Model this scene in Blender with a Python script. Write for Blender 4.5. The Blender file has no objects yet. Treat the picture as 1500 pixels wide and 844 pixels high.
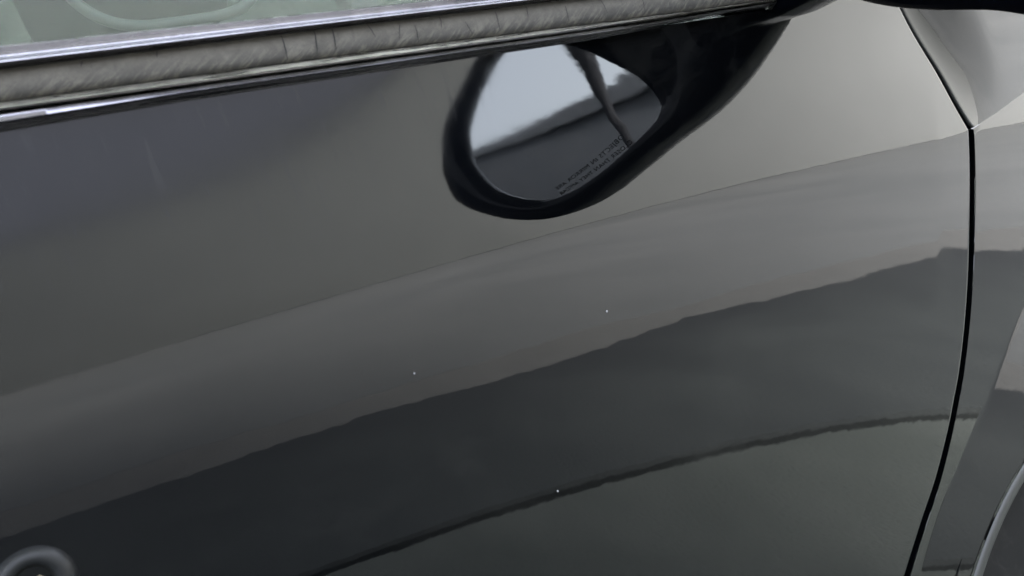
import bpy, math, random
import numpy as np
from mathutils import Vector, Matrix, noise

sc = bpy.context.scene
C = sc.collection
R = math.radians
random.seed(7)

# ------------------------------------------------------------------ camera
# car frame: X forward along the car, Y into the car (outside is -Y), Z up, metres
cam_d = bpy.data.cameras.new("camera")
cam = bpy.data.objects.new("camera", cam_d)
C.objects.link(cam)
right = Vector((0.78588404, -0.52189668, -0.33167775))
up = Vector((0.29608589, -0.15330502, 0.94277819))
fwd = Vector((0.54288067, 0.83911944, -0.03404627))
M = Matrix((right, up, -fwd)).transposed().to_4x4()
M.translation = Vector((0.0, -0.4055, 0.88635))
cam.matrix_world = M
cam_d.sensor_width = 36
cam_d.lens = 1352.46 / 1500 * 36
cam_d.clip_start = 0.02
cam_d.clip_end = 500
cam_d.dof.use_dof = True
cam_d.dof.focus_distance = 0.68
cam_d.dof.aperture_fstop = 18
sc.camera = cam

# ------------------------------------------------------------------ light
w = bpy.data.worlds.new("World")
sc.world = w
w.use_nodes = True
nt = w.node_tree
bg = nt.nodes["Background"]
sky = nt.nodes.new("ShaderNodeTexSky")
sky.sky_type = 'NISHITA'
sky.sun_disc = False
SUN_EL, SUN_AZ = 55, 20           # sun behind the car, veiled by cloud
sky.sun_elevation = R(SUN_EL)
sky.sun_rotation = R(SUN_AZ)
sky.air_density = 1.0
sky.dust_density = 4.0
hsv = nt.nodes.new("ShaderNodeHueSaturation")
hsv.inputs['Saturation'].default_value = 0.36
nt.links.new(sky.outputs[0], hsv.inputs['Color'])
nt.links.new(hsv.outputs[0], bg.inputs['Color'])
bg.inputs['Strength'].default_value = 0.14
sd = bpy.data.lights.new("sun", 'SUN')
sd.energy = 0.8
sd.angle = R(25)
sd.color = (1.0, 0.985, 0.95)
sun = bpy.data.objects.new("sun", sd)
C.objects.link(sun)
ce = math.cos(R(SUN_EL))
tosun = Vector((math.sin(R(SUN_AZ)) * ce, math.cos(R(SUN_AZ)) * ce, math.sin(R(SUN_EL))))
sun.rotation_euler = tosun.to_track_quat('Z', 'Y').to_euler()
sc.view_settings.view_transform = 'Standard'
sc.view_settings.look = 'None'
sc.view_settings.gamma = 1
sc.view_settings.use_curve_mapping = False
sc.view_settings.exposure = 4.7
sc.cycles.use_denoising = True
sc.cycles.max_bounces = 12
sc.cycles.glossy_bounces = 8
sc.cycles.transmission_bounces = 8
sc.cycles.sample_clamp_indirect = 60
sc.cycles.use_adaptive_sampling = False

# ------------------------------------------------------------------ materials
def mat(name, col, rough=0.5, metal=0.0, ior=1.5, **kw):
    m = bpy.data.materials.new(name)
    m.use_nodes = True
    b = m.node_tree.nodes["Principled BSDF"]
    b.inputs['Base Color'].default_value = (*col, 1)
    b.inputs['Roughness'].default_value = rough
    b.inputs['Metallic'].default_value = metal
    b.inputs['IOR'].default_value = ior
    for k, v in kw.items():
        b.inputs[k.replace('_', ' ')].default_value = v
    return m

def N(m, t):
    return m.node_tree.nodes.new(t)

def L(m, a, b):
    m.node_tree.links.new(a, b)

def coords(m, scale=(1, 1, 1), rot=(0, 0, 0)):
    t = N(m, "ShaderNodeTexCoord")
    p = N(m, "ShaderNodeMapping")
    p.inputs['Scale'].default_value = scale
    p.inputs['Rotation'].default_value = rot
    L(m, t.outputs['Object'], p.inputs[0])
    return p.outputs[0]

def noise_tex(m, vec, scale, detail=4, rough=0.55, dist=0.0):
    n = N(m, "ShaderNodeTexNoise")
    n.inputs['Scale'].default_value = scale
    n.inputs['Detail'].default_value = detail
    n.inputs['Roughness'].default_value = rough
    n.inputs['Distortion'].default_value = dist
    L(m, vec, n.inputs['Vector'])
    return n.outputs['Fac']

def ramp(m, fac, stops):
    r = N(m, "ShaderNodeValToRGB")
    e = r.color_ramp.elements
    while len(e) < len(stops):
        e.new(0.5)
    for q, (p, c) in zip(e, stops):
        q.position = p
        q.color = (*c, 1) if len(c) == 3 else c
    L(m, fac, r.inputs[0])
    return r.outputs[0]

def bump(m, h, strength, dist, prev=None):
    b = N(m, "ShaderNodeBump")
    b.inputs['Strength'].default_value = strength
    b.inputs['Distance'].default_value = dist
    L(m, h, b.inputs['Height'])
    if prev:
        L(m, prev, b.inputs['Normal'])
    return b.outputs[0]

def bsdf(m):
    return m.node_tree.nodes["Principled BSDF"]

def paint_mat():
    m = mat("black_paint", (0.0016, 0.0019, 0.0028), 0.05, ior=1.5)
    def math_(op, a, b, c=None):
        n = N(m, "ShaderNodeMath"); n.operation = op
        for i_, q in enumerate((a, b) if c is None else (a, b, c)):
            if isinstance(q, (int, float)): n.inputs[i_].default_value = q
            else: L(m, q, n.inputs[i_])
        return n.outputs[0]
    v = coords(m)
    op = noise_tex(m, v, 95, 2, 0.4)             # orange peel
    big = noise_tex(m, v, 14, 2, 0.4)            # faint waviness of the pressed panel
    n1 = bump(m, op, 0.03, 0.0003)
    n2 = bump(m, big, 0.014, 0.003, n1)
    L(m, n2, bsdf(m).inputs['Normal'])
    film = noise_tex(m, coords(m, (1, 1, 1)), 7, 9, 0.72, 0.8)     # thin road film, rougher in patches
    rough = ramp(m, film, [(0.35, (0.008,) * 3), (0.56, (0.018,) * 3), (0.70, (0.045,) * 3)])
    # dull, scuffed patch of lacquer under the belt line near the rear of the door
    d = N(m, "ShaderNodeVectorMath"); d.operation = 'DISTANCE'
    sq = N(m, "ShaderNodeMapping"); sq.inputs['Scale'].default_value = (0.62, 1, 1.35); sq.inputs['Rotation'].default_value = (0, R(-12), 0)
    t = N(m, "ShaderNodeTexCoord"); L(m, t.outputs['Object'], sq.inputs[0])
    L(m, sq.outputs[0], d.inputs[0])
    pc = Vector((0.04 * 0.62, 0, 0.995 * 1.35)); pc.rotate(Matrix.Rotation(R(-12), 3, 'Y'))
    d.inputs[1].default_value = pc
    wob = math_('MULTIPLY_ADD', noise_tex(m, v, 16, 5, 0.6), 0.10, d.outputs['Value'])
    haze = ramp(m, wob, [(0.10, (1, 1, 1)), (0.25, (0, 0, 0))])
    scr = noise_tex(m, coords(m, (260, 20, 24), (0, 0, 0)), 1.0, 4, 0.7, 0.3)
    scr2 = ramp(m, scr, [(0.56, (0.55,) * 3), (0.66, (1.0,) * 3)])
    L(m, math_('ADD', rough, math_('MULTIPLY', math_('MULTIPLY', haze, scr2), 0.15)), bsdf(m).inputs['Roughness'])
    fine = noise_tex(m, v, 1600, 3, 0.7)
    flake = ramp(m, fine, [(0.4, (0.0004, 0.0005, 0.0007)), (0.72, (0.0012, 0.0014, 0.0018))])
    vo = N(m, "ShaderNodeTexVoronoi"); vo.inputs['Scale'].default_value = 210; L(m, v, vo.inputs['Vector'])
    sep = N(m, "ShaderNodeSeparateColor"); L(m, vo.outputs['Color'], sep.inputs[0])
    dot = math_('MULTIPLY', math_('LESS_THAN', vo.outputs['Distance'], 0.085), math_('GREATER_THAN', sep.outputs[0], 0.86))
    mx = N(m, "ShaderNodeMixRGB"); L(m, math_('MULTIPLY', dot, 0.6), mx.inputs[0]); L(m, flake, mx.inputs[1]); mx.inputs[2].default_value = (0.016, 0.016, 0.015, 1)
    mh = N(m, "ShaderNodeMixRGB"); L(m, math_('MULTIPLY', math_('MULTIPLY', haze, scr2), 0.5), mh.inputs[0]); L(m, mx.outputs[0], mh.inputs[1]); mh.inputs[2].default_value = (0.0040, 0.0048, 0.0072, 1)
    # light grime film, patchy
    mg = N(m, "ShaderNodeMixRGB"); L(m, ramp(m, film, [(0.54, (0, 0, 0)), (0.70, (0.55,) * 3)]), mg.inputs[0]); L(m, mh.outputs[0], mg.inputs[1]); mg.inputs[2].default_value = (0.0075, 0.0075, 0.0070, 1)
    L(m, mg.outputs[0], bsdf(m).inputs['Base Color'])
    return m

MP = paint_mat()
M_black = mat("satin_black", (0.006, 0.006, 0.007), 0.35)
M_dark = mat("dark_recess", (0.002, 0.002, 0.002), 0.9, Specular_IOR_Level=0.1)
def housing_mat():
    m = mat("mirror_shell_paint", (0.0004, 0.0006, 0.0014), 0.12, Specular_IOR_Level=0.12)
    n = noise_tex(m, coords(m), 120, 2)
    L(m, bump(m, n, 0.05, 0.0005), bsdf(m).inputs['Normal'])
    return m
M_house = housing_mat()
M_mirror = mat("mirror_silver", (0.80, 0.82, 0.84), 0.012, 1.0)
M_ink = mat("mirror_lettering", (0.004, 0.004, 0.005), 0.6)

def chrome_mat(name, col, rough):
    m = mat(name, col, rough, 1.0)
    v = coords(m, (3, 60, 60))
    n = noise_tex(m, v, 8, 5, 0.6)
    L(m, ramp(m, n, [(0.3, (rough * 0.7,) * 3), (0.7, (rough * 1.6,) * 3)]), bsdf(m).inputs['Roughness'])
    d = noise_tex(m, coords(m, (1, 1, 1)), 60, 6, 0.7)
    L(m, ramp(m, d, [(0.34, tuple(c * 0.75 for c in col)), (0.55, col)]), bsdf(m).inputs['Base Color'])
    return m
M_chrome = chrome_mat("anodised_trim", (0.205, 0.20, 0.225), 0.24)
M_chrome2 = chrome_mat("bright_trim", (0.52, 0.50, 0.45), 0.26)

def rubber_mat():
    m = mat("weathered_rubber", (0.03, 0.028, 0.024), 0.8)
    def aniso(scale, ang):
        t = N(m, "ShaderNodeTexCoord")
        a = N(m, "ShaderNodeMapping"); a.inputs['Rotation'].default_value = (0, R(ang), 0)
        b = N(m, "ShaderNodeMapping"); b.inputs['Scale'].default_value = scale
        L(m, t.outputs['Object'], a.inputs[0]); L(m, a.outputs[0], b.inputs[0])
        return b.outputs[0]
    def math_(op, a, b):
        n = N(m, "ShaderNodeMath"); n.operation = op
        for i_, q in enumerate((a, b)):
            if isinstance(q, (int, float)): n.inputs[i_].default_value = q
            else: L(m, q, n.inputs[i_])
        return n.outputs[0]
    # height above the belt line, 0 at the strip's lower edge and 1 at its upper one
    t = N(m, "ShaderNodeTexCoord")
    d = N(m, "ShaderNodeVectorMath"); d.operation = 'DOT_PRODUCT'
    L(m, t.outputs['Object'], d.inputs[0]); d.inputs[1].default_value = (0.0275, 0, 1)
    hgt = math_('DIVIDE', math_('SUBTRACT', d.outputs['Value'], 1.0045), 0.0145)
    mott = noise_tex(m, aniso((40, 40, 55), 0), 2.4, 8, 0.62, 0.8)
    strokes = noise_tex(m, aniso((55, 60, 330), 34), 1.6, 5, 0.65, 0.5)
    cross = noise_tex(m, aniso((420, 60, 40), -8), 1.2, 4, 0.6, 0.4)
    fine = noise_tex(m, coords(m), 900, 4, 0.7)
    # scuffed low edge: strokes count most near the bottom
    low = math_('SUBTRACT', 1.0, hgt)
    lowm = ramp(m, low, [(0.28, (0, 0, 0)), (0.85, (1, 1, 1))])
    sm = math_('MULTIPLY', ramp(m, strokes, [(0.46, (1, 1, 1)), (0.58, (0, 0, 0))]), lowm)
    cm = ramp(m, cross, [(0.32, (0.6,) * 3), (0.40, (0, 0, 0))])
    base = ramp(m, mott, [(0.25, (0.034, 0.030, 0.0235)), (0.45, (0.050, 0.045, 0.0355)), (0.60, (0.058, 0.0525, 0.042)), (0.8, (0.072, 0.066, 0.054))])
    def darken(col, fac, amt):
        x = N(m, "ShaderNodeMixRGB"); x.blend_type = 'MIX'
        L(m, math_('MULTIPLY', fac, amt), x.inputs[0]); L(m, col, x.inputs[1]); x.inputs[2].default_value = (0.009, 0.0085, 0.007, 1)
        return x.outputs[0]
    c = darken(darken(base, sm, 0.85), cm, 0.35)
    mix = N(m, "ShaderNodeMixRGB"); mix.blend_type = 'MULTIPLY'; mix.inputs[0].default_value = 0.5
    L(m, c, mix.inputs[1]); L(m, ramp(m, fine, [(0.3, (0.65,) * 3), (0.7, (1.2,) * 3)]), mix.inputs[2])
    L(m, mix.outputs[0], bsdf(m).inputs['Base Color'])
    hh = math_('SUBTRACT', mott, math_('MULTIPLY', sm, 0.4))
    b1 = bump(m, hh, 0.12, 0.0008)
    L(m, bump(m, fine, 0.5, 0.0003, b1), bsdf(m).inputs['Normal'])
    return m
M_rubber = rubber_mat()
M_crack = mat("rubber_crack", (0.004, 0.004, 0.004), 0.9)

def ground_mat(name, c0, c1, sc1=3.0, sc2=160.0, bd=0.004, rough=0.9, lo=0.3, hi=0.7):
    m = mat(name, c0, rough)
    v = coords(m)
    big = noise_tex(m, v, sc1, 6, 0.6, 0.3)
    fine = noise_tex(m, v, sc2, 4, 0.7)
    base = ramp(m, big, [(lo, c0), (hi, c1)])
    mix = N(m, "ShaderNodeMixRGB"); mix.blend_type = 'MULTIPLY'; mix.inputs[0].default_value = 0.8
    L(m, base, mix.inputs[1]); L(m, ramp(m, fine, [(0.3, (0.6,) * 3), (0.7, (1.3,) * 3)]), mix.inputs[2])
    L(m, mix.outputs[0], bsdf(m).inputs['Base Color'])
    L(m, bump(m, fine, 0.6, bd), bsdf(m).inputs['Normal'])
    return m
M_asph = ground_mat("driveway_asphalt", (0.052, 0.060, 0.052), (0.068, 0.076, 0.067), 2.5, lo=0.4, hi=0.6)
M_asph2 = ground_mat("worn_asphalt", (0.012, 0.0145, 0.0155), (0.038, 0.043, 0.042), 3.2, lo=0.38, hi=0.62)
def edge_mat():
    m = ground_mat("worn_asphalt_edge", (0.022, 0.0262, 0.0255), (0.034, 0.039, 0.037), 2.6, lo=0.35, hi=0.65)
    b = bsdf(m); src = b.inputs['Base Color'].links[0].from_socket
    v = coords(m)
    sx = N(m, "ShaderNodeSeparateXYZ"); L(m, v, sx.inputs[0])
    nz = noise_tex(m, coords(m, (.6, 1.6, 1)), 1.7, 5, 0.6, 0.6)
    a = N(m, "ShaderNodeMath"); a.operation = 'MULTIPLY_ADD'; L(m, nz, a.inputs[0]); a.inputs[1].default_value = 0.5; L(m, sx.outputs[1], a.inputs[2])
    k_ = ramp(m, math1(m, a.outputs[0], 2.0), [(0.50, (0.36, 0.38, 0.42)), (0.80, (0.72, 0.73, 0.74)), (1.0, (1, 1, 1))])
    x = N(m, "ShaderNodeMixRGB"); x.blend_type = 'MULTIPLY'; x.inputs[0].default_value = 1
    L(m, src, x.inputs[1]); L(m, k_, x.inputs[2]); L(m, x.outputs[0], b.inputs['Base Color'])
    return m
def math1(m, s_, c_):
    n = N(m, "ShaderNodeMath"); n.operation = 'ADD'; L(m, s_, n.inputs[0]); n.inputs[1].default_value = c_
    return n.outputs[0]
M_asph2 = edge_mat()
M_yard = ground_mat("yard_concrete", (0.074, 0.078, 0.077), (0.114, 0.116, 0.113), 0.7, 90, lo=0.25, hi=0.75)
M_dirt = ground_mat("packed_dirt", (0.088, 0.087, 0.082), (0.108, 0.107, 0.101), 8.0, 120, 0.01)
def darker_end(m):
    """shade painted into the ground colour, deepest toward the rear of the car"""
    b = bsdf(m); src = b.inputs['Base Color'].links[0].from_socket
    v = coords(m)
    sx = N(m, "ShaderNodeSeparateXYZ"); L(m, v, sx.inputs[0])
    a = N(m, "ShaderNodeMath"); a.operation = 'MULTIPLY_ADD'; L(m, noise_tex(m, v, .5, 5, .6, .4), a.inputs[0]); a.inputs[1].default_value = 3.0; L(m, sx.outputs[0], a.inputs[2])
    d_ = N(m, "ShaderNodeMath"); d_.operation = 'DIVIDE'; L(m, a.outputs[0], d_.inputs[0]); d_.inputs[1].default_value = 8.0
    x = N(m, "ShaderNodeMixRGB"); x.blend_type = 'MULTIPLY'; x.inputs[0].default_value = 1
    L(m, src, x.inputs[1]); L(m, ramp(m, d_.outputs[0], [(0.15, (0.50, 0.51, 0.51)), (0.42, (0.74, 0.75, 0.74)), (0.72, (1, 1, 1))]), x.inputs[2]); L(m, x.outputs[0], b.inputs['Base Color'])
darker_end(M_yard); darker_end(M_dirt)  # weaker light at the rear end, painted into both colours
M_seam = mat("tar_seam", (0.004, 0.004, 0.004), 0.8)
M_stone = ground_mat("gravel_stone", (0.055, 0.052, 0.047), (0.13, 0.122, 0.11), 20, 90, 0.002)
M_stucco = ground_mat("pale_stucco", (0.205, 0.208, 0.200), (0.235, 0.236, 0.228), 0.6, 60, 0.004)
def stucco_shaded():  # wall colour carries painted shade, fading toward the front of the car
    m = mat("shade_graded_render", (0.2, 0.2, 0.2), 0.9)
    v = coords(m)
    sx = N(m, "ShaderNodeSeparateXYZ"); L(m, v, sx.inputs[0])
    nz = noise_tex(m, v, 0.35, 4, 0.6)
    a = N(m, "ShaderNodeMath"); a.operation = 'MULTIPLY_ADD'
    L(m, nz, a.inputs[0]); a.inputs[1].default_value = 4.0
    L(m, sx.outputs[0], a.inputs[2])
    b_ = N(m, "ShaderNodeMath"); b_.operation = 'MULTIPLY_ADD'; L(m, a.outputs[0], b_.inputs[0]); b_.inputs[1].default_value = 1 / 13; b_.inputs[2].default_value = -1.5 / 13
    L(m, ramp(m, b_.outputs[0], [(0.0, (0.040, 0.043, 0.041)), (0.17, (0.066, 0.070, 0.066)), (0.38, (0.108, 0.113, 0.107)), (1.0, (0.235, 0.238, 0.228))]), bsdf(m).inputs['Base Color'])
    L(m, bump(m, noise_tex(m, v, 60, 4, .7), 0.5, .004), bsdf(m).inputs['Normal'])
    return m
M_stucco = stucco_shaded()
M_stucco2 = ground_mat("white_render", (0.42, 0.425, 0.41), (0.46, 0.46, 0.445), 0.6, 60, 0.004)
M_fascia = mat("dark_eave_paint", (0.07, 0.078, 0.09), 0.6)
M_garage = ground_mat("dark_boards", (0.045, 0.052, 0.060), (0.065, 0.070, 0.078), 1.2, 60, 0.003)
M_shingle = ground_mat("slate_shingle", (0.026, 0.029, 0.038), (0.036, 0.039, 0.050), 4, 50, 0.004)
M_bark = ground_mat("tree_bark", (0.014, 0.015, 0.018), (0.030, 0.029, 0.030), 12, 60, 0.02)
M_liner = mat("headlining_cloth", (0.10, 0.115, 0.105), 0.9)
M_seat = mat("seat_cloth", (0.035, 0.043, 0.040), 0.85)
M_piping = mat("seat_piping", (0.15, 0.165, 0.155), 0.35)
M_glasspane = mat("window_tint", (0.62, 0.67, 0.64), 0.02, 0.0, 1.5, Transmission_Weight=1.0)
def tyre_mat():
    m = mat("tyre_rubber", (0.004, 0.004, 0.004), 0.8, Specular_IOR_Level=0.15)
    n = noise_tex(m, coords(m), 30, 6, 0.7, 1)
    L(m, ramp(m, n, [(0.55, (0.004,) * 3), (0.72, (0.016, 0.0155, 0.0145))]), bsdf(m).inputs['Base Color'])
    return m
M_tyre = tyre_mat()
M_rim = mat("alloy_rim", (0.45, 0.45, 0.46), 0.3, 1.0)
M_brass = mat("lock_barrel_metal", (0.20, 0.18, 0.13), 0.35, 1.0)
M_chip = mat("bare_chip", (0.16, 0.16, 0.165), 0.6)

# ------------------------------------------------------------------ helpers
def tag(o, label=None, cat=None, group=None, kind=None):
    if label: o["label"] = label
    if cat: o["category"] = cat
    if group: o["group"] = group
    if kind: o["kind"] = kind
    return o

def empty(name, loc=(0, 0, 0)):
    o = bpy.data.objects.new(name, None)
    C.objects.link(o)
    o.location = loc
    return o

def meshobj(name, verts, faces, material, parent=None, smooth=True, sharp=None):
    me = bpy.data.meshes.new(name)
    me.from_pydata([tuple(v) for v in verts], [], faces)
    me.validate()
    if smooth:
        me.polygons.foreach_set("use_smooth", [True] * len(me.polygons))
    if sharp is not None:
        me.set_sharp_from_angle(angle=sharp)
    me.materials.append(material)
    me.update()
    o = bpy.data.objects.new(name, me)
    C.objects.link(o)
    if parent:
        o.parent = parent
    return o

def grid(name, P, material, parent=None, flip=False, smooth=True, closed=False, sharp=None):
    """P: array (rows, cols, 3)"""
    P = np.asarray(P, float)
    r, c, _ = P.shape
    f = []
    for i in range(r - 1):
        for j in range(c if closed else c - 1):
            a, b = i * c + j, i * c + (j + 1) % c
            q = (a, b, b + c, a + c)
            f.append(q[::-1] if flip else q)
    return meshobj(name, P.reshape(-1, 3), f, material, parent, smooth, sharp)

def box(name, lo, hi, material, parent=None, bevel=0.0, rot=None):
    x0, y0, z0 = lo; x1, y1, z1 = hi
    v = [(x0, y0, z0), (x1, y0, z0), (x1, y1, z0), (x0, y1, z0), (x0, y0, z1), (x1, y0, z1), (x1, y1, z1), (x0, y1, z1)]
    f = [(3, 2, 1, 0), (4, 5, 6, 7), (0, 1, 5, 4), (1, 2, 6, 5), (2, 3, 7, 6), (3, 0, 4, 7)]
    o = meshobj(name, v, f, material, parent, smooth=False)
    if bevel:
        b = o.modifiers.new("bevel", 'BEVEL'); b.width = bevel; b.segments = 3
        o.data.polygons.foreach_set("use_smooth", [True] * 6)
    return o

def cat_rom(pts, n, closed=False):
    """Catmull-Rom resample"""
    p = np.asarray(pts, float)
    if closed:
        q = np.vstack([p[-1], p, p[0], p[1]]); segs = len(p)
    else:
        q = np.vstack([2 * p[0] - p[1], p, 2 * p[-1] - p[-2]]); segs = len(p) - 1
    out = []
    for k in range(n):
        t = k / n * segs if closed else k / (n - 1) * segs
        i = min(int(t), segs - 1); u = t - i
        a, b, c, d = q[i], q[i + 1], q[i + 2], q[i + 3]
        out.append(0.5 * ((2 * b) + (-a + c) * u + (2 * a - 5 * b + 4 * c - d) * u * u + (-a + 3 * b - 3 * c + d) * u ** 3))
    return np.array(out)

def tube(name, pts, radii, material, parent=None, seg=12):
    pts = [Vector(p) for p in pts]
    rows = []
    for i, p in enumerate(pts):
        t = (pts[min(i + 1, len(pts) - 1)] - pts[max(i - 1, 0)]).normalized()
        a = t.orthogonal().normalized() if i == 0 else (a - t * a.dot(t)).normalized()
        b = t.cross(a)
        rows.append([p + (a * math.cos(k / seg * 2 * math.pi) + b * math.sin(k / seg * 2 * math.pi)) * radii[i] for k in range(seg)])
    return grid(name, rows, material, parent, closed=True)

def lathe(name, prof, centre, material, parent=None, seg=48, axis='Y'):
    """prof: (radius, depth along +Y)"""
    rows = []
    for r, d in prof:
        rows.append([(centre[0] + r * math.cos(2 * math.pi * k / seg), centre[1] + d, centre[2] + r * math.sin(2 * math.pi * k / seg)) for k in range(seg)])
    return grid(name, rows, material, parent, closed=True)

# ------------------------------------------------------------------ body side surface
SL = np.array([-0.00083]*12 + [-0.00129, -0.0037, -0.00787, -0.01233, -0.01679, -0.02125, -0.02571, -0.03018, -0.03489, -0.03999, -0.04524, -0.0505, -0.05576, -0.06102, -0.06651, -0.07254, -0.07886, -0.0852, -0.09152, -0.09749, -0.10264, -0.10737, -0.11207, -0.11663, -0.11824, -0.11359, -0.10579, -0.09781, -0.08949, -0.07508, -0.04827, -0.01554, 0.01738, 0.04193, 0.03598, 0.00566, -0.02799, -0.06009, -0.08018, -0.08462, -0.08467, -0.08467, -0.08467, -0.08467, -0.08467, -0.08467, -0.08467, -0.08467])
ZS = np.linspace(0.2, 1.15, 60)
SL = SL - 0.032 * np.clip((ZS - 0.865) / 0.05, 0, 1)
# dense smooth integral of the slope profile
_zz = np.linspace(0.2, 1.15, 1901)
_sl = np.interp(_zz, ZS, SL)
_k = np.hanning(41); _k /= _k.sum()
_sl = np.convolve(np.pad(_sl, 20, mode='edge'), _k, 'valid')
_yy = np.concatenate([[0], np.cumsum((_sl[1:] + _sl[:-1]) / 2 * np.diff(_zz))])
_yy -= np.interp(0.86, _zz, _yy)

def surf(x, z):
    x = np.asarray(x, float); z = np.asarray(z, float)
    wv = np.maximum(z - 0.88, 0); X = x - 0.5
    u = np.maximum(x - 0.9, 0)
    Xr = np.where(x < -0.1, -0.6 + (x + 0.1) * 0.2, X)       # the flank runs nearly straight behind the door
    return np.interp(z, _zz, _yy) - 0.02663 * Xr ** 2 + 0.24 * u ** 2 - 1.85776 * Xr * wv ** 2 + 0.2117 * Xr * (z - 0.8)

ZB, BS = 1.00298, -0.02746
def belt(x):
    return ZB + BS * np.asarray(x, float)

car = tag(empty("parked_car", (0.3, 0.86, 0.0)), "dark blue black car seen close along its front door, wing mirror and front wheel arch", "car")
CO = Vector(car.location)
car_parts = []
def onto_car(o, parent=None):
    """parts are modelled in world metres; keep them there under the car"""
    o.parent = parent or car
    if parent is None:
        o.matrix_parent_inverse = Matrix.Translation(-CO)
    return o

# wheel arch, polar about its centre
AX, AZ = 0.77, 0.28
fold_pts = np.array([(185, .3885), (150, .3885), (129, .3885), (122, .388), (117, .388), (112, .392), (107.2, .398), (101.6, .411), (93.2, .4356), (87, .447), (80, .455), (60, .46), (30, .455), (0, .45), (-5, .45)])
def fold_r(th):
    return np.interp(-np.asarray(th), -fold_pts[:, 0], fold_pts[:, 1])
R_LIP = 0.338
shut_pts = [(AX + .432 * math.cos(R(a)), AZ + .432 * math.sin(R(a))) for a in (186, 172, 158, 146)]
shut_pts += [(.4805, .5585), (0.4988, 0.5738), (0.5143, 0.5867), (0.5429, 0.6096), (0.5693, 0.6296), (0.5973, 0.6555), (0.6119, 0.6714), (0.6298, 0.692), (0.6516, 0.7228), (0.6712, 0.7553), (0.6862, 0.7841), (0.7061, 0.8236), (0.7228, 0.8593)]
shut_low = np.array(shut_pts)
shut_low[:4] = [(0.345, 0.24), (0.352, 0.33), (0.378, 0.42), (0.428, 0.507)]
shut_up = np.array([(0.7228, 0.8593), (0.7140, 0.8805), (0.7045, 0.9080), (0.6911, 0.9391), (0.6797, 0.9694), (0.668, 1.005)])
low_s = cat_rom(shut_low, 160)
up_s = cat_rom(shut_up, 50)
GAP = 0.0052

# ---- front door skin
def door_grid(x0f, xsf, zs, ncol, bias=None):
    P = []
    for z in zs:
        a, b = x0f(z), xsf(z)
        t = np.linspace(0, 1, ncol)
        P.append(np.stack([a + (b - a) * t, np.zeros(ncol), np.full(ncol, z)], 1))
    return np.array(P)

shut_all = np.vstack([low_s, up_s[1:]])
def shut_x(z):
    return float(np.interp(z, shut_all[:, 1], shut_all[:, 0]))
BOT, REAR = 0.27, -0.42
zs = np.concatenate([np.linspace(BOT, 0.855, 150), np.linspace(0.858, 1.0, 80)])
rows = []
ER = 0.0022
for z in zs:
    xs = shut_x(z)
    ztop = z
    body = REAR + (xs - 0.006 - REAR) * np.linspace(0, 1, 300)
    edge = xs - np.array([0.0045, 0.0035, 0.0022, 0.0014, 0.0008, 0.0003, 0.0])
    x = np.concatenate([body, edge])
    zz = np.full_like(x, ztop)
    y = surf(x, zz)
    e = xs - x
    drop = np.where(e < ER, ER - np.sqrt(np.maximum(ER ** 2 - (ER - e) ** 2, 0)), 0)
    y = y + drop
    xl = (.677 + (z - .864) * .46) if z > .864 else xs - .045
    y = y + 0.011 * np.maximum(0, x - xl) * min(1, max(0, (z - .70) / .10))
    row = np.stack([x, y, zz], 1)
    fl = np.array([[xs, surf(xs, z) + ER + 0.006, z], [xs - 0.001, surf(xs, z) + ER + 0.014, z]])
    rows.append(np.vstack([row, fl]))
rows = np.array(rows)
# the skin's top follows the belt line and rolls in under the moulding
zt = rows[-1, :, 2].copy()
top = belt(rows[-1, :, 0]) - 0.004 + 0.03 * np.clip((rows[-1, :, 0] - 0.534) / 0.012, 0, 1)
k = (rows[:, :, 2] - 0.9).clip(0) / 0.1
rows[:, :, 2] = rows[:, :, 2] + k * (top[None, :] - 1.0)
rows[:, :-2, 1] = surf(rows[:, :-2, 0], rows[:, :-2, 2]) + (rows[:, :-2, 1] - surf(rows[:, :-2, 0], np.broadcast_to(zs[:, None], rows[:, :-2, 0].shape)))
roll = rows[-1:].copy(); roll[..., 1] += 0.02; roll[..., 2] += 0.002
rows = np.concatenate([rows, roll])
door = onto_car(grid("front_door", rows, MP, sharp=R(50)))
door["label"] = "glossy black front door skin reflecting the driveway"

# ---- fender: face below the crease, upper facet above it
def gap_side(p, d=GAP):
    t = np.gradient(p, axis=0); t /= np.linalg.norm(t, axis=1)[:, None]
    return p + np.stack([t[:, 1], -t[:, 0]], 1) * d
lowf = gap_side(low_s); upf = gap_side(up_s)
kinkf = np.array([0.7228 + GAP, 0.8593 + .0002])
upf = gap_side(up_s, GAP * .55); lowf[-1] = kinkf; upf[0] = kinkf
def crease_z(x):
    x = np.asarray(x, float)
    return np.interp(x, [0.72, 0.728, 0.7681, 0.8326, 1.0, 1.3, 1.62], [0.8590, 0.8597, 0.8643, 0.8741, 0.893, 0.915, 0.925])
nA = len(lowf); nB = 90
cx = np.linspace(kinkf[0], 1.62, nB + 1)[1:]
inner = np.vstack([lowf, np.stack([cx, crease_z(cx)], 1)])
thA = np.interp(np.linspace(0, 1, nA), [0, .35, .62, .8, 1], [184, 139, 124, 112, 96])
thB = np.linspace(96, -4, nB + 1)[1:]
th = np.concatenate([thA, thB])
fr = fold_r(th)
outer = np.stack([AX + fr * np.cos(np.radians(th)), AZ + fr * np.sin(np.radians(th))], 1)
NC = 40
t = np.linspace(0, 1, NC)[:, None, None]
tt = np.concatenate([[0, .004, .01, .02, .035], np.linspace(.06, .97, NC - 8), [.98, .99, 1.0]])[:, None, None]
F = inner[None] * (1 - tt) + outer[None] * tt
y = surf(F[..., 0], F[..., 1])
e = np.linalg.norm(F - inner[None], axis=2)
e[:, nA:] = 1
y = y + np.where(e < ER, ER - np.sqrt(np.maximum(ER ** 2 - (ER - e) ** 2, 0)), 0)
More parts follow.
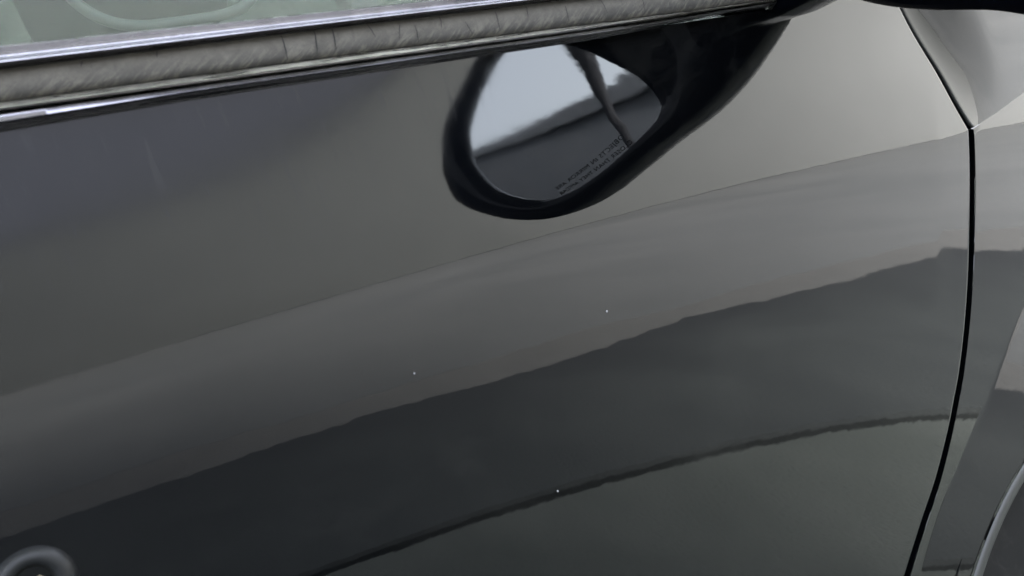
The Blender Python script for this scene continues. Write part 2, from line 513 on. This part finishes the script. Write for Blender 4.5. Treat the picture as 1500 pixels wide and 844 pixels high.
FACE = np.stack([F[..., 0], y, F[..., 1]], 2)
first = FACE[:1].copy(); first[..., 1] += 0.014
first[:, nA:, 1] -= 0.014
first[:, nA:] = FACE[:1, nA:]
FACE2 = np.concatenate([first, FACE])
# flare between fold and lip, a shallow scoop
tl = np.linspace(0, 1, 16)[1:]
TILT = math.tan(R(4.5))
fl = []
ysurf_fold = surf(outer[:, 0], outer[:, 1])
for s in tl:
    r = fr + (R_LIP - fr) * s
    X = AX + r * np.cos(np.radians(th)); Z = AZ + r * np.sin(np.radians(th))
    ext = (fr - r) * TILT
    fl.append(np.stack([X, surf(X, Z) - ext, Z], 1))
ext = (fr - R_LIP) * TILT
def ring(r, off):
    X = AX + r * np.cos(np.radians(th)); Z = AZ + r * np.sin(np.radians(th))
    return np.stack([X, surf(X, Z) - ext + off, Z], 1)
fl += [ring(R_LIP - .0005, -.0012)]
FL = np.concatenate([FACE2, np.array(fl)])
fender = onto_car(grid("front_fender", FL, MP, flip=True, sharp=R(12)))
fender["label"] = "front wing panel with flared wheel arch"
lip = onto_car(grid("arch_lip", np.array([ring(R_LIP - .0006, -.0014), ring(R_LIP - .0015, -.0026), ring(R_LIP - .004, -.0030), ring(R_LIP - .0080, -.0026), ring(R_LIP - .0100, -.0012), ring(R_LIP - .0104, .002), ring(R_LIP - .010, .02), ring(R_LIP + .01, .03)]), mat("arch_edge_seal", (0.010, 0.011, 0.0105), 0.5), flip=True), fender)
# upper facet
up2 = []
HT = 1.005 - float(crease_z(.7))
for s_ in np.linspace(0, 1, 50):
    zk = float(crease_z(.72)) + s_ * HT
    xb = float(np.interp(zk, upf[:, 1], upf[:, 0])) if s_ > 0 else kinkf[0]
    xx = xb + np.concatenate([[0, .0003, .0007, .0013, .0022, .004], np.linspace(.008, 1, 110) ]) * (1.62 - xb)
    zc = crease_z(xx)
    zr = zc + s_ * HT
    rise = zr - zc
    e = xx - xb
    q_ = np.clip(e / 0.07, 0, 1); q_ = q_ * q_ * (3 - 2 * q_)
    yy0 = surf(xx, np.minimum(zr, 1.02)); yy = yy0 + (surf(xx, zc) - 0.175 * rise - yy0) * q_
    yy = yy + np.where(e < ER, ER - np.sqrt(np.maximum(ER ** 2 - (ER - e) ** 2, 0)), 0)
    row = np.stack([xx, yy, zr], 1)
    up2.append(np.vstack([row[:1] + [[0, 0.014, 0]], row]))
upper = onto_car(grid("shoulder_panel", np.array(up2), MP, sharp=R(40)), fender)
# dark backing behind the shut gap
bk = np.vstack([low_s, up_s[1:]])
B = np.array([np.stack([bk[:, 0] + dx, surf(bk[:, 0] + dx, bk[:, 1]) + 0.015, bk[:, 1]], 1) for dx in (-0.02, 0.03)])
onto_car(grid("door_jamb", B, M_dark, flip=True))
# small bright lacquer chip where the two creases meet
# ------------------------------------------------------------------ belt moulding
def band(name, zlo, zhi, prof, material, parent, xs, jitter=0.0):
    """prof: list of (t, outward offset); zlo, zhi: functions of x"""
    P = []
    for (tt_, off) in prof:
        row = []
        for x in xs:
            z = zlo(x) * (1 - tt_) + zhi(x) * tt_
            o = off(x) if callable(off) else off
            if jitter:
                o += jitter * noise.noise(Vector((x * 260, z * 420, 3.1)))
            row.append((x, float(surf(x, min(z, 1.0))) - o, z))
        P.append(row)
    return onto_car(grid(name, P, material, sharp=R(60)), parent)
def off_fn(pts):
    xs_, ds_ = zip(*pts)
    return lambda x: float(belt(x)) + float(np.interp(x, xs_, ds_))
e0 = off_fn([(-.5, .0242), (.27, .0238), (.40, .0228), (.55, .021)])
e1 = off_fn([(-.5, .0156), (.06, .0157), (.17, .0166), (.37, .0169), (.55, .017)])
e2 = off_fn([(-.5, .0030), (.06, .0028), (.23, .0026), (.37, .0009), (.47, .0001), (.56, -.0001)])
e3 = off_fn([(-.5, -.0006), (.06, -.0006), (.22, -.0009), (.36, -.0018), (.47, -.0012), (.56, -.0012)])
e3b = off_fn([(-.5, -.0015), (.06, -.0015), (.22, -.0018), (.36, -.0025), (.56, -.0018)])
e4 = off_fn([(-.5, -.0048), (.06, -.0046), (.13, -.0036), (.28, -.0040), (.37, -.0046), (.47, -.0026), (.56, -.0022)])
XM1 = 0.527
xs = np.linspace(REAR + .005, XM1, 420)
door_part = door
band("upper_trim", e1, e0, [(0, .004), (0.015, .0120), (.04, .0126), (.09, .0126), (.20, .0118), (.36, .0108), (.44, .0107), (.60, .0112), (.78, .0117), (.90, .0108), (.96, .008), (1.0, .001), (1.0, -.012)], M_chrome, door, xs)
band("rubber_strip", e2, e1, [(0, .002), (0.03, .0062), (.1, .0078), (.25, .0083), (.5, .0082), (.75, .0078), (.92, .0070), (1.0, .0060)], M_rubber, door, np.linspace(REAR + .005, XM1, 1400), jitter=0.00035)
band("lower_bead", e3, e2, [(0, .002), (.04, .0096), (.09, .0100), (.4, .0092), (.7, .0084), (.94, .0077), (1.0, .0066)], M_chrome2, door, xs)
band("moulding_groove", e3b, e3, [(0, .003), (1, .003)], M_dark, door, xs)
band("bottom_bead", e4, e3b, [(0, -.004), (.01, .005), (.02, lambda x: .0066 + float(np.interp(x, [0, .25, .5], [.0003, .0007, .0010]))), (.08, lambda x: .0068 + float(np.interp(x, [0, .25, .5], [.0003, .0007, .0010]))), (.94, .0067), (1.0, .003)], M_chrome, door, xs)
# cap closing the front end of the moulding
capx = XM1
cap = []
for zf, o in ((-.0045, .001), (-.002, .0085), (.003, .0085), (.010, .0085), (.017, .0110), (.0215, .0115), (.0235, .004)):
    z = float(belt(capx)) + zf
    cap.append([(capx - .0005, float(surf(capx, z)) - o, z), (capx + .0035, float(surf(capx, z)) - o * .7, z), (capx + .005, float(surf(capx, z)) + .012, z)])
onto_car(grid("moulding_end_cap", cap, M_black, flip=True), door)
# age cracks across the rubber
for i, (x, lo, hi, lean) in enumerate([(.176, .10, .95, .0010), (.191, .15, .98, .0022), (.201, .2, .97, .0016), (.2235, .45, .95, -.001), (.236, .3, .8, .0022), (.246, .1, .7, .001), (.262, .5, .95, .0014), (.279, .15, .6, -.0012), (.297, .2, .85, .001), (.318, .5, .95, .0015), (.345, .2, .75, .001), (.375, .3, .9, -.001), (.405, .2, .8, .001), (.12, .7, .95, .001), (.09, .72, .93, .001), (.44, .3, .8, .001)]):
    row = []
    for tt_ in np.linspace(lo, hi, 9):
        xx = x + lean * (tt_ - lo) / (hi - lo) * 1.4 + 0.0004 * noise.noise(Vector((tt_ * 9, i * 3.3, 0)))
        z = e2(xx) * (1 - tt_) + e1(xx) * tt_
        wd = (0.00024 if i < 3 else 0.00012) * math.sin(math.pi * min(max((tt_ - lo) / (hi - lo), .08), .92)) + .0001
        yv = float(surf(xx, min(z, 1.0))) - float(np.interp(tt_, [0, .03, .1, .25, .5, .75, .92, 1], [.002, .0062, .0078, .0083, .0082, .0078, .0070, .006])) - .00045
        row.append([(xx - wd, yv, z), (xx + wd, yv, z)])
    onto_car(grid("rubber_crack", row, M_crack, flip=True), door)

# ------------------------------------------------------------------ side glass
def pane_y(z):
    return 0.016 + 0.50 * (z - 1.0)
PT = 1.36
x_b = -0.36
pane_out = [(x_b, 1.00), (0.56, 1.00), (0.545, 1.04), (0.43, 1.17), (0.28, 1.30), (0.18, PT), (x_b, PT)]
v = [(x, pane_y(z), z) for x, z in pane_out] + [(x, pane_y(z) + .004, z) for x, z in pane_out]
n = len(pane_out)
f = [tuple(range(n)), tuple(range(2 * n - 1, n - 1, -1))] + [(i, i + n, (i + 1) % n + n, (i + 1) % n) for i in range(n)]
onto_car(meshobj("window_pane", v, f, M_glasspane, smooth=False), door)
# water-mark ring arcs dried on the glass are left to the seat outline behind it

# ------------------------------------------------------------------ lock bezel at the handle
lc = (0.0138, float(surf(0.0138, .8295)), 0.8295)
ax = onto_car(lathe("lock_bezel", [(r_ * .62, d_ * .7) for r_, d_ in [(.0260, .0025), (.0245, -.0005), (.0232, -.0036), (.0205, -.0066), (.0170, -.0082), (.0138, -.0078), (.0118, -.0058), (.0110, -.0030), (.0106, .0035)]], lc, mat("worn_black_plastic", (0.006, 0.0065, 0.007), 0.42, Specular_IOR_Level=0.2)), door)
onto_car(lathe("key_barrel", [(r_ * .62, d_ * .7) for r_, d_ in [(.0106, .0035), (.0085, .0030), (.0080, .0000), (.0060, -.0006), (.0026, -.0006), (.0022, .002), (.0001, .002)]], lc, M_brass), door)
# two parts of the pull handle behind the lock, continuing to the rear
hp = [(-.012, -.030), (-.06, -.042), (-.12, -.046), (-.19, -.043), (-.235, -.030), (-.25, -.008)]
# chips of lacquer
for (x, y_, z, r) in [(.3158, 0, .8392, .0007), (.1906, 0, .8484, .0005), (.2539, 0, .7596, .0006), (.02, 0, .92, .0004)]:
    yv = float(surf(x, z)) - .0002
    onto_car(lathe("paint_chip", [(r, 0), (r * .5, -.0002), (.00002, -.0002)], (x, yv, z), M_chip, seg=7), door)

# ------------------------------------------------------------------ wing mirror
KX, MX, X0 = 0.33073, 0.06142, 0.5066
def mplane(y, z, off=0.0):
    return X0 + KX * (y + .2) + MX * (z - 1) + off
hous = [(-.226, 1.060), (-.262, 1.050), (-.292, 1.038), (-.315, 1.026), (-.326, 1.012), (-.331, .990), (-.324, .952), (-.295, .917), (-.254, .896), (-.222, .894), (-.188, .904), (-.147, .927), (-.103, .954), (-.070, .969), (-.045, .984), (-.030, 1.000), (-.028, 1.035), (-.034, 1.070), (-.075, 1.083), (-.130, 1.078), (-.185, 1.069)]
glass_o = [(-.232, 1.043), (-.210, 1.036), (-.192, 1.029), (-.170, 1.018), (-.154, 1.008), (-.132, .992), (-.122, .975), (-.128, .964), (-.152, .951), (-.188, .931), (-.216, .921), (-.249, .921), (-.282, .947), (-.301, .989), (-.3015, 1.012), (-.290, 1.023), (-.264, 1.035)]
NH = 120
hous = [(a, b - (.004 if (-.2 < a < -.12 and b < .95) else .014)) for a, b in hous]
glass_o = [(a, b - .014) for a, b in glass_o]
hous = [(a + (.005 if a < -.27 else 0), b) for a, b in hous]
ho = cat_rom(hous, NH, True)
go = cat_rom(glass_o, NH, True)
cen = np.array([-.19, .965])
def match(a, b):
    """roll and orient b so that its points face those of a"""
    aa = np.unwrap(np.arctan2(a[:, 1] - cen[1], a[:, 0] - cen[0]))
    best = min(range(len(b)), key=lambda s: np.linalg.norm(np.roll(b, -s, 0)[0] - a[0]))
    return np.roll(b, -best, 0)
cen_g = go.mean(0)
# radial resample of the glass edge onto the directions of the shell outline
def radial(poly, dirs, c):
    out = []
    pa = np.arctan2(poly[:, 1] - c[1], poly[:, 0] - c[0])
    pr_ = np.linalg.norm(poly - c, axis=1)
    o_ = np.argsort(pa); pa = pa[o_]; pr_ = pr_[o_]
    pa = np.concatenate([pa - 2 * np.pi, pa, pa + 2 * np.pi]); pr_ = np.tile(pr_, 3)
    for d in dirs:
        r_ = np.interp(d, pa, pr_)
        out.append((c[0] + r_ * math.cos(d), c[1] + r_ * math.sin(d)))
    return np.array(out)
dirs = np.arctan2(ho[:, 1] - cen_g[1], ho[:, 0] - cen_g[0])
gd = radial(cat_rom(glass_o, 600, True), dirs, cen_g)
def mring(poly, off, scale=1.0, drop=0.0, c=cen):
    q = c + (poly - c) * scale
    return np.array([(mplane(a, b_) + off, a, b_ + drop) for a, b_ in q])
gin = gd + (ho - gd) * .03
shell = np.array([mring(gin, .012), mring(gin, .0035), mring(gd + (ho - gd) * .10, -.0005), mring(gd + (ho - gd) * .35, -.0014), mring(gd + (ho - gd) * .8, -.0010), mring(gd + (ho - gd) * .96, .0012), mring(ho, .005), mring(ho, .012, 1.012), mring(ho, .024, 1.012), mring(ho, .040, .985), mring(ho, .056, .92), mring(ho, .070, .81), mring(ho, .079, .65), mring(ho, .084, .42), mring(ho, .0865, .15), mring(ho, .0868, .01)])
mirror = onto_car(grid("wing_mirror", shell, M_house, closed=True, flip=False))
mirror["label"] = "glossy black wing mirror shell"
# convex mirror glass
RG = 1.3
GN = Vector((-1, .30, .02)).normalized()
gc = Vector((mplane(-.205, .96) + .0045, -.205, .96))
sc_c = gc - GN * RG
rowsg = []
for s in np.linspace(0.001, 1.0, 26):
    rr = []
    for (a, b_) in cen_g + (gd - cen_g) * s:
        dy, dz = a - sc_c.y, b_ - sc_c.z
        rr.append((sc_c.x - math.sqrt(RG * RG - dy * dy - dz * dz), a, b_))
    rowsg.append(rr)
onto_car(grid("mirror_glass", rowsg, M_mirror, closed=True, flip=False), mirror)
# warning lettering along the lower edge of the glass
def lettering(name, body, size, p0, p1, lift):
    cu = bpy.data.curves.new(name, 'FONT')
    cu.body = body; cu.size = size; cu.align_x = 'CENTER'
    cu.space_character = 1.1
    tmp = bpy.data.objects.new(name + "_curve", cu); C.objects.link(tmp)
    bpy.context.view_layer.update()
    me = bpy.data.meshes.new_from_object(tmp.evaluated_get(bpy.context.evaluated_depsgraph_get()))
    bpy.data.objects.remove(tmp)
    p0 = np.array(p0); p1 = np.array(p1)
    d = (p1 - p0); Ln = np.linalg.norm(d); d = d / Ln
    nrm = np.array([-d[1], d[0]]) * (1 if d[0] < 0 else -1)
    nrm = nrm if nrm[1] > 0 else -nrm
    mid = (p0 + p1) / 2
    xsz = max(v_.co.x for v_ in me.vertices) - min(v_.co.x for v_ in me.vertices)
    kx = Ln / xsz
    for v_ in me.vertices:
        q = mid + d * v_.co.x * kx + nrm * (v_.co.y + lift)
        dy, dz = q[0] - sc_c.y, q[1] - sc_c.z
        v_.co = (sc_c.x - math.sqrt(RG * RG - dy * dy - dz * dz) - .0003, q[0], q[1])
    me.materials.clear(); me.materials.append(M_ink)
    o = bpy.data.objects.new(name, me); C.objects.link(o)
    onto_car(o, mirror)
    return o
lettering("warning_lettering", "OBJECTS IN MIRROR ARE", .0062, (-.156, .9455), (-.228, .9125), .0014)
lettering("warning_lettering", "CLOSER THAN THEY APPEAR", .0062, (-.154, .9450), (-.229, .9110), -.0060)
# sail and arm carrying the mirror
arm = []
for yy_, x0, x1, z0, z1 in ((.035, .53, .600, .990, 1.085), (.010, .53, .598, .990, 1.08), (-.03, .535, .595, .990, 1.07), (-.07, .54, .592, .988, 1.065), (-.12, .55, .59, .985, 1.05)):
    q = [(x0, z0 + .01), (x0, z1 - .012), (x0 + .012, z1), (x1 - .012, z1), (x1, z1 - .012), (x1, z0 + .012), (x1 - .012, z0), (x0 + .012, z0)]
    arm.append([(a, yy_, b_) for a, b_ in cat_rom(q, 32, True)])
onto_car(grid("mirror_arm", np.array(arm) - np.array([0, 0, .012]), M_house, closed=True, flip=True), mirror)

# ------------------------------------------------------------------ rest of the car
def flank(name, x0, x1, z0, z1f, nx=60, nz=80, material=MP, parent=None):
    P = []
    for s in np.linspace(0, 1, nz):
        row = []
        for x in np.linspace(x0, x1, nx):
            z = z0 + (z1f(x) - z0) * s
            row.append((x, float(surf(x, z)), z))
        P.append(row)
    return onto_car(grid(name, P, material), parent)
flank("rear_door", -1.20, REAR - .005, BOT, lambda x: float(belt(x)) - .002)
flank("rear_quarter_panel", -2.0, -1.205, 0.30, lambda x: float(belt(x)))
flank("sill_panel", -1.2, 0.36, 0.19, lambda x: 0.262, nz=10)
box_f = onto_car(box("floor_pan", (-2.0, .10, .17), (1.62, 1.62, .23), M_dark))
# far side, bonnet, roof, pillars
YF = 1.72
far = np.array([[(x, YF - .02 * math.cos((z - .2) * 3) - .08 * max(0, (x - 1.0)) ** 2, z) for x in np.linspace(-2.0, 1.62, 30)] for z in np.linspace(.2, 1.0, 12)])
onto_car(grid("far_side_panel", far, MP, flip=True))
bon = []
for s in np.linspace(0, 1, 24):
    x = .74 + s * .88
    row = []
    for q in np.linspace(0, 1, 30):
        yb = 0.045 + .12 * max(0, x - .9) ** 2 + .03 * (1 - 0)
        yv = yb + (YF - .03 - yb) * q
        row.append((x, yv, 1.0 + .055 * math.sin(math.pi * q) ** .7 - .10 * s * s))
    bon.append(row)
onto_car(grid("bonnet", bon, MP, flip=False))
onto_car(box("front_bumper", (1.60, .20, .22), (1.70, 1.55, .90), MP, bevel=.04))
onto_car(box("rear_bumper", (-2.10, .08, .25), (-1.99, 1.64, 1.0), MP, bevel=.04))
roof = []
for x, zr in ((-1.25, 1.36), (-1.0, 1.40), (-.6, 1.425), (-.2, 1.43), (.1, 1.415), (.20, 1.40)):
    roof.append([(x, .19 + (YF - .38) * q, zr - .035 + .045 * math.sin(math.pi * q) ** .5) for q in np.linspace(0, 1, 24)])
roof_o = onto_car(grid("roof", roof, MP))
lin = np.array(roof); lin[..., 2] -= .025
onto_car(grid("headlining", lin, M_liner, flip=True), roof_o)
for yy0, yy1 in ((.0, .19), (YF, YF - .19)):
    s_ = 1 if yy0 < .5 else -1
    onto_car(tube("windscreen_pillar", [(.66, yy0 + s_ * .03, 1.0), (.45, yy0 + s_ * .10, 1.19), (.19, yy1, 1.38)], [.028, .025, .025], MP))
    onto_car(tube("centre_pillar", [(-.39, yy0 + s_ * .04, 1.0), (-.42, yy1, 1.39)], [.04, .035], M_black))
    onto_car(tube("rear_pillar", [(-1.75, yy0 + s_ * .05, 1.0), (-1.25, yy1, 1.36)], [.07, .06], MP))
def quad(name, pts, material, parent=None):
    o = onto_car(meshobj(name, pts, [(0, 1, 2, 3)], material, smooth=False), parent)
    m_ = o.modifiers.new('thickness', 'SOLIDIFY'); m_.thickness = 0.004
    return o
quad("windscreen", [(.74, .08, 1.01), (.74, YF - .08, 1.01), (.20, YF - .20, 1.385), (.20, .20, 1.385)], M_glasspane)
quad("rear_screen", [(-1.8, .1, 1.0), (-1.8, YF - .1, 1.0), (-1.26, YF - .2, 1.35), (-1.26, .2, 1.35)], M_glasspane)
onto_car(box("boot_lid", (-2.0, .06, .98), (-1.78, YF - .06, 1.02), MP, bevel=.01))
quad("rear_door_glass", [(-1.2, .012, .998), (-.47, .012, 1.0), (-.47, .185, 1.38), (-1.1, .185, 1.36)], M_glasspane)
quad("far_door_glass", [(-1.2, YF - .02, 1.0), (.52, YF - .02, 1.0), (.20, YF - .19, 1.37), (-1.1, YF - .19, 1.36)], M_glasspane)
dash = [[(.60 - .12 * math.cos(a) * .3 + q * 0, .06 + 1.58 * q, .80 + .16 * math.sin(a)) for q in np.linspace(0, 1, 10)] for a in np.linspace(0, math.pi / 2, 6)]
onto_car(box("dashboard", (.42, .06, .62), (.74, YF - .08, .97), M_black, bevel=.05))
door_trim = onto_car(box("door_trim", (-.40, .045, .30), (.42, .075, .985), M_seat, bevel=.01), door)
def rbox(name, c, h, material, parent, rnd_=.4, n_=20, m_=28, tilt=0.0):
    """rounded cushion: superellipsoid"""
    P = []
    def sg(v_, e_): return math.copysign(abs(v_) ** e_, v_)
    for a_ in np.linspace(-math.pi / 2, math.pi / 2, n_):
        row = []
        for b_ in np.linspace(0, 2 * math.pi, m_ + 1)[:-1]:
            x_ = sg(math.cos(a_), rnd_) * sg(math.cos(b_), rnd_) * h[0]
            y_ = sg(math.cos(a_), rnd_) * sg(math.sin(b_), rnd_) * h[1]
            z_ = sg(math.sin(a_), rnd_) * h[2]
            row.append((c[0] + x_ - tilt * z_, c[1] + y_, c[2] + z_))
        P.append(row)
    return onto_car(grid(name, P, material, closed=True), parent)
def seat(y0):
    s = rbox("front_seat", (.36, y0 + .25, .42), (.30, .25, .12), M_seat, None)
    rbox("seat_back", (.24, y0 + .25, .80), (.09, .25, .33), M_seat, s, .5, tilt=.22)
    rbox("headrest", (.255, y0 + .25, 1.262), (.075, .135, .10), M_seat, s, .55, 28, 48, tilt=.1)
    ring_ = []
    for k_ in range(64):
        a_ = k_ / 64 * 2 * math.pi
        sg = lambda v_, e_: math.copysign(abs(v_) ** e_, v_)
        ring_.append((.255 + sg(math.cos(a_), .55) * .085 - .1 * sg(math.sin(a_), .55) * .10, y0 + .135, 1.262 + sg(math.sin(a_), .55) * .108))
    ring_.append(ring_[0]); ring_.append(ring_[1])
    onto_car(tube("seat_piping", ring_, [.0045] * len(ring_), M_piping, seg=10), s)
seat(.20); seat(.98)
# wheel
def wheel(cx, cy, face=-1):
    ty = onto_car(grid("front_wheel" if cx > 0 else "rear_wheel", np.array([[(cx + r * math.cos(a), cy + d * -face, .312 + r * math.sin(a)) for a in np.linspace(0, 2 * math.pi, 97)[:-1]] for r, d in ((.19, .005), (.205, -.006), (.215, -.002), (.235, -.010), (.262, -.012), (.285, -.008), (.289, -.010), (.293, -.006), (.304, .004), (.312, .025), (.312, .10), (.312, .18), (.28, .20), (.20, .20))]), M_tyre, closed=True))
    onto_car(grid("wheel_rim", np.array([[(cx + r * math.cos(a), cy + d * -face, .312 + r * math.sin(a)) for a in np.linspace(0, 2 * math.pi, 65)[:-1]] for r, d in ((.19, .005), (.186, -.004), (.178, .012), (.17, .04), (.10, .05), (.05, .03), (.001, .028))]), M_rim, closed=True), ty)
    return ty
wheel(AX, .042); wheel(-1.55, .05)
wheel(AX, YF - .05, 1); wheel(-1.55, YF - .05, 1)
# arch liner
lr = np.array([[(AX + r * math.cos(a), yv, AZ + r * math.sin(a)) for a in np.linspace(R(-4), R(184), 60)] for r, yv in ((.352, .02), (.355, .06), (.352, .30))])
onto_car(grid("arch_liner", lr, M_dark))
onto_car(box("engine_bay", (.45, .30, .23), (1.58, 1.40, .93), M_dark))

# ------------------------------------------------------------------ ground
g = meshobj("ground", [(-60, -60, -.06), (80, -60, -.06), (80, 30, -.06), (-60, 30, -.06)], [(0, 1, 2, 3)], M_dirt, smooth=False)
tag(g, kind="structure")
def strip(name, ynear, yfar, material, ztop, depth, x0=-20, x1=40, seed=0, jag_n=0.0, jag_f=0.0, step=.02):
    xs_ = [x0]
    while xs_[-1] < x1:
        xs_.append(xs_[-1] + (step if -1 < xs_[-1] < 8 else .25))
    top_, v_, f_ = [], [], []
    for x in xs_:
        a = ynear + jag_n * (noise.noise(Vector((x * 2.2, seed, 0))) + .35 * noise.noise(Vector((x * 11, seed, 1))))
        b_ = yfar + jag_f * (noise.noise(Vector((x * 1.6, seed, 5))) + .55 * noise.noise(Vector((x * 7, seed, 2))) + .4 * noise.noise(Vector((x * 24, seed, 3))))
        v_ += [(x, a, ztop - depth), (x, a, ztop - .006), (x, a - .006, ztop), (x, b_ + .012, ztop), (x, b_, ztop - .012), (x, b_ - .01, ztop - depth)]
    n_ = len(xs_)
    for i in range(n_ - 1):
        for j in range(5):
            p = i * 6 + j
            f_.append((p, p + 1, p + 7, p + 6))
    o = meshobj(name, v_, f_, material, smooth=False)
    return tag(o, kind="structure")
s1 = strip("driveway", 12, -1.0265, M_asph, 0, .055, seed=1, jag_f=.003)
s2 = strip("driveway_edge_strip", -1.0395, -1.735, M_asph2, 0, .055, seed=2, jag_n=.003, jag_f=.045)
s3 = meshobj("seam_filler", [(-20, -1.0, -.045), (40, -1.0, -.045), (40, -1.06, -.045), (-20, -1.06, -.045)], [(3, 2, 1, 0)], M_seam, smooth=False)
tag(s3, kind="structure")
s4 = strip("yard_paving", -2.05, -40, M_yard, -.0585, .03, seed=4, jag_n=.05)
# ------------------------------------------------------------------ house across the yard
HY = -6.74
house = tag(empty("house", (2, HY, 0)), "long pale stucco house with dark eave across the yard", "house")
def onto(root, o):
    o.parent = root
    o.matrix_parent_inverse = Matrix.Translation(-Vector(root.location))
    return o
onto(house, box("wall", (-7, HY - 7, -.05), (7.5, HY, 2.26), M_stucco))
rv = [(-7.6, HY + .02, 2.263), (7.48, HY + .02, 2.263), (7.48, HY - 3.4, 5.2), (-7.6, HY - 3.4, 5.2), (7.48, HY - 7.4, 2.2), (-7.6, HY - 7.4, 2.2)]
onto(house, meshobj("roof", rv, [(0, 1, 2, 3), (3, 2, 4, 5), (0, 3, 5), (1, 4, 2)], M_shingle, smooth=False))

# taller wing of the same house, further ahead
wing = tag(empty("tall_house", (20, HY + .5, 0)), "tall pale rendered house standing beyond the long low one", "house")
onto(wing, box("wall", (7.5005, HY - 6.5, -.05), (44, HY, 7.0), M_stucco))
onto(wing, box("fascia", (7.3, HY - 7, 7.002), (44.5, HY + .4, 7.2), M_fascia))
def translucent(name, col, w_):
    m = mat(name, col, 0.8)
    nt_ = m.node_tree
    t_ = nt_.nodes.new("ShaderNodeBsdfTranslucent"); t_.inputs[0].default_value = (*w_, 1)
    a_ = nt_.nodes.new("ShaderNodeAddShader")
    nt_.links.new(bsdf(m).outputs[0], a_.inputs[0]); nt_.links.new(t_.outputs[0], a_.inputs[1])
    nt_.links.new(a_.outputs[0], nt_.nodes["Material Output"].inputs[0])
    return m
canopy = tag(empty("added_canopy", (-1.5, 2.4, 0)), "added cantilevered canopy with milky green translucent roof, shading the car from out of view", "added_canopy")  # unseen canopy added to dim the rear end and even the pane's reflection
onto(canopy, box("roof_sheet", (-2.5, -1.05, 2.56), (1.9, 2.6, 2.575), translucent("milky_sheet", (0.12, 0.13, 0.125), (0.27, 0.285, 0.275))))
for px_ in (-2.3, 1.6):
    onto(canopy, box("post", (px_ - .05, 2.35, -.05), (px_ + .05, 2.45, 2.50), M_black, bevel=.005))
    onto(canopy, box("beam", (px_ - .04, -1.02, 2.58), (px_ + .04, 2.55, 2.68), M_black, bevel=.005))
hedge = []
for i in range(14):
    z_ = i / 13 * 3.0 - .03
    hedge.append([(x_, 3.3 + .25 * noise.noise(Vector((x_ * 2.5, z_ * 2.5, 4))) + .1 * noise.noise(Vector((x_ * 9, z_ * 9, 7))) + (.25 if i == 13 else 0), z_) for x_ in np.linspace(-14, 14, 220)])
hedge.append([(x_, 4.6, 3.0) for x_ in np.linspace(-14, 14, 220)])
hedge.append([(x_, 4.8, -.05) for x_ in np.linspace(-14, 14, 220)])
tag(grid("hedge", hedge, ground_mat("hedge_leaves", (0.030, 0.038, 0.030), (0.048, 0.056, 0.044), 6, 30, .02), flip=True), "tall clipped hedge beyond the far side of the car", "hedge")

# dark garage behind the car, seen in the wing mirror
def garage():
    A = Vector((-8.8, -7.68, 0)); B_ = Vector((-16.35, 4.0, 0))
    u_ = (B_ - A).normalized(); n_ = Vector((-u_.y, u_.x, 0))
    if n_.x > 0: n_ = -n_
    Ln = (B_ - A).length
    root = tag(empty("garage", (A + B_) / 2), "flat roofed dark garage block standing behind the car", "garage")
    h = 3.08
    v_ = []
    for z in (-.05, h):
        for p in (A, B_, B_ + n_ * 5, A + n_ * 5):
            v_.append((p.x, p.y, z))
    f_ = [(0, 1, 5, 4), (1, 2, 6, 5), (2, 3, 7, 6), (3, 0, 4, 7), (4, 5, 6, 7), (3, 2, 1, 0)]
    onto(root, meshobj("wall", v_, f_, M_garage, smooth=False))
    e_ = .12
    v_ = []
    for z in (h + .002, h + .16):
        for p in (A - u_ * e_ - n_ * e_, B_ + u_ * e_ - n_ * e_, B_ + u_ * e_ + n_ * 5.1, A - u_ * e_ + n_ * 5.1):
            v_.append((p.x, p.y, z))
    onto(root, meshobj("roof", v_, f_, M_garage, smooth=False))
garage()
tree = tag(empty("bare_tree", (-9.5, -.8, 0)), "bare leaning tree behind the car, its limb crossing the sky in the mirror", "tree")
onto(tree, tube("trunk", [(-9.5, -1.0, -.05), (-9.5, -1.1, 1.2), (-9.5, -1.25, 2.2), (-9.5, -1.5, 2.7), (-9.5, -1.85, 2.98), (-9.5, -2.3, 3.2), (-9.5, -2.85, 3.48), (-9.6, -3.5, 3.85), (-9.6, -4.2, 4.5)], [.13, .12, .11, .105, .10, .095, .085, .07, .05], M_bark))
onto(tree, tube("branch", [(-9.5, -2.2, 3.12), (-9.45, -2.6, 3.45), (-9.4, -2.95, 3.8), (-9.4, -3.3, 4.4)], [.05, .045, .04, .035], M_bark))
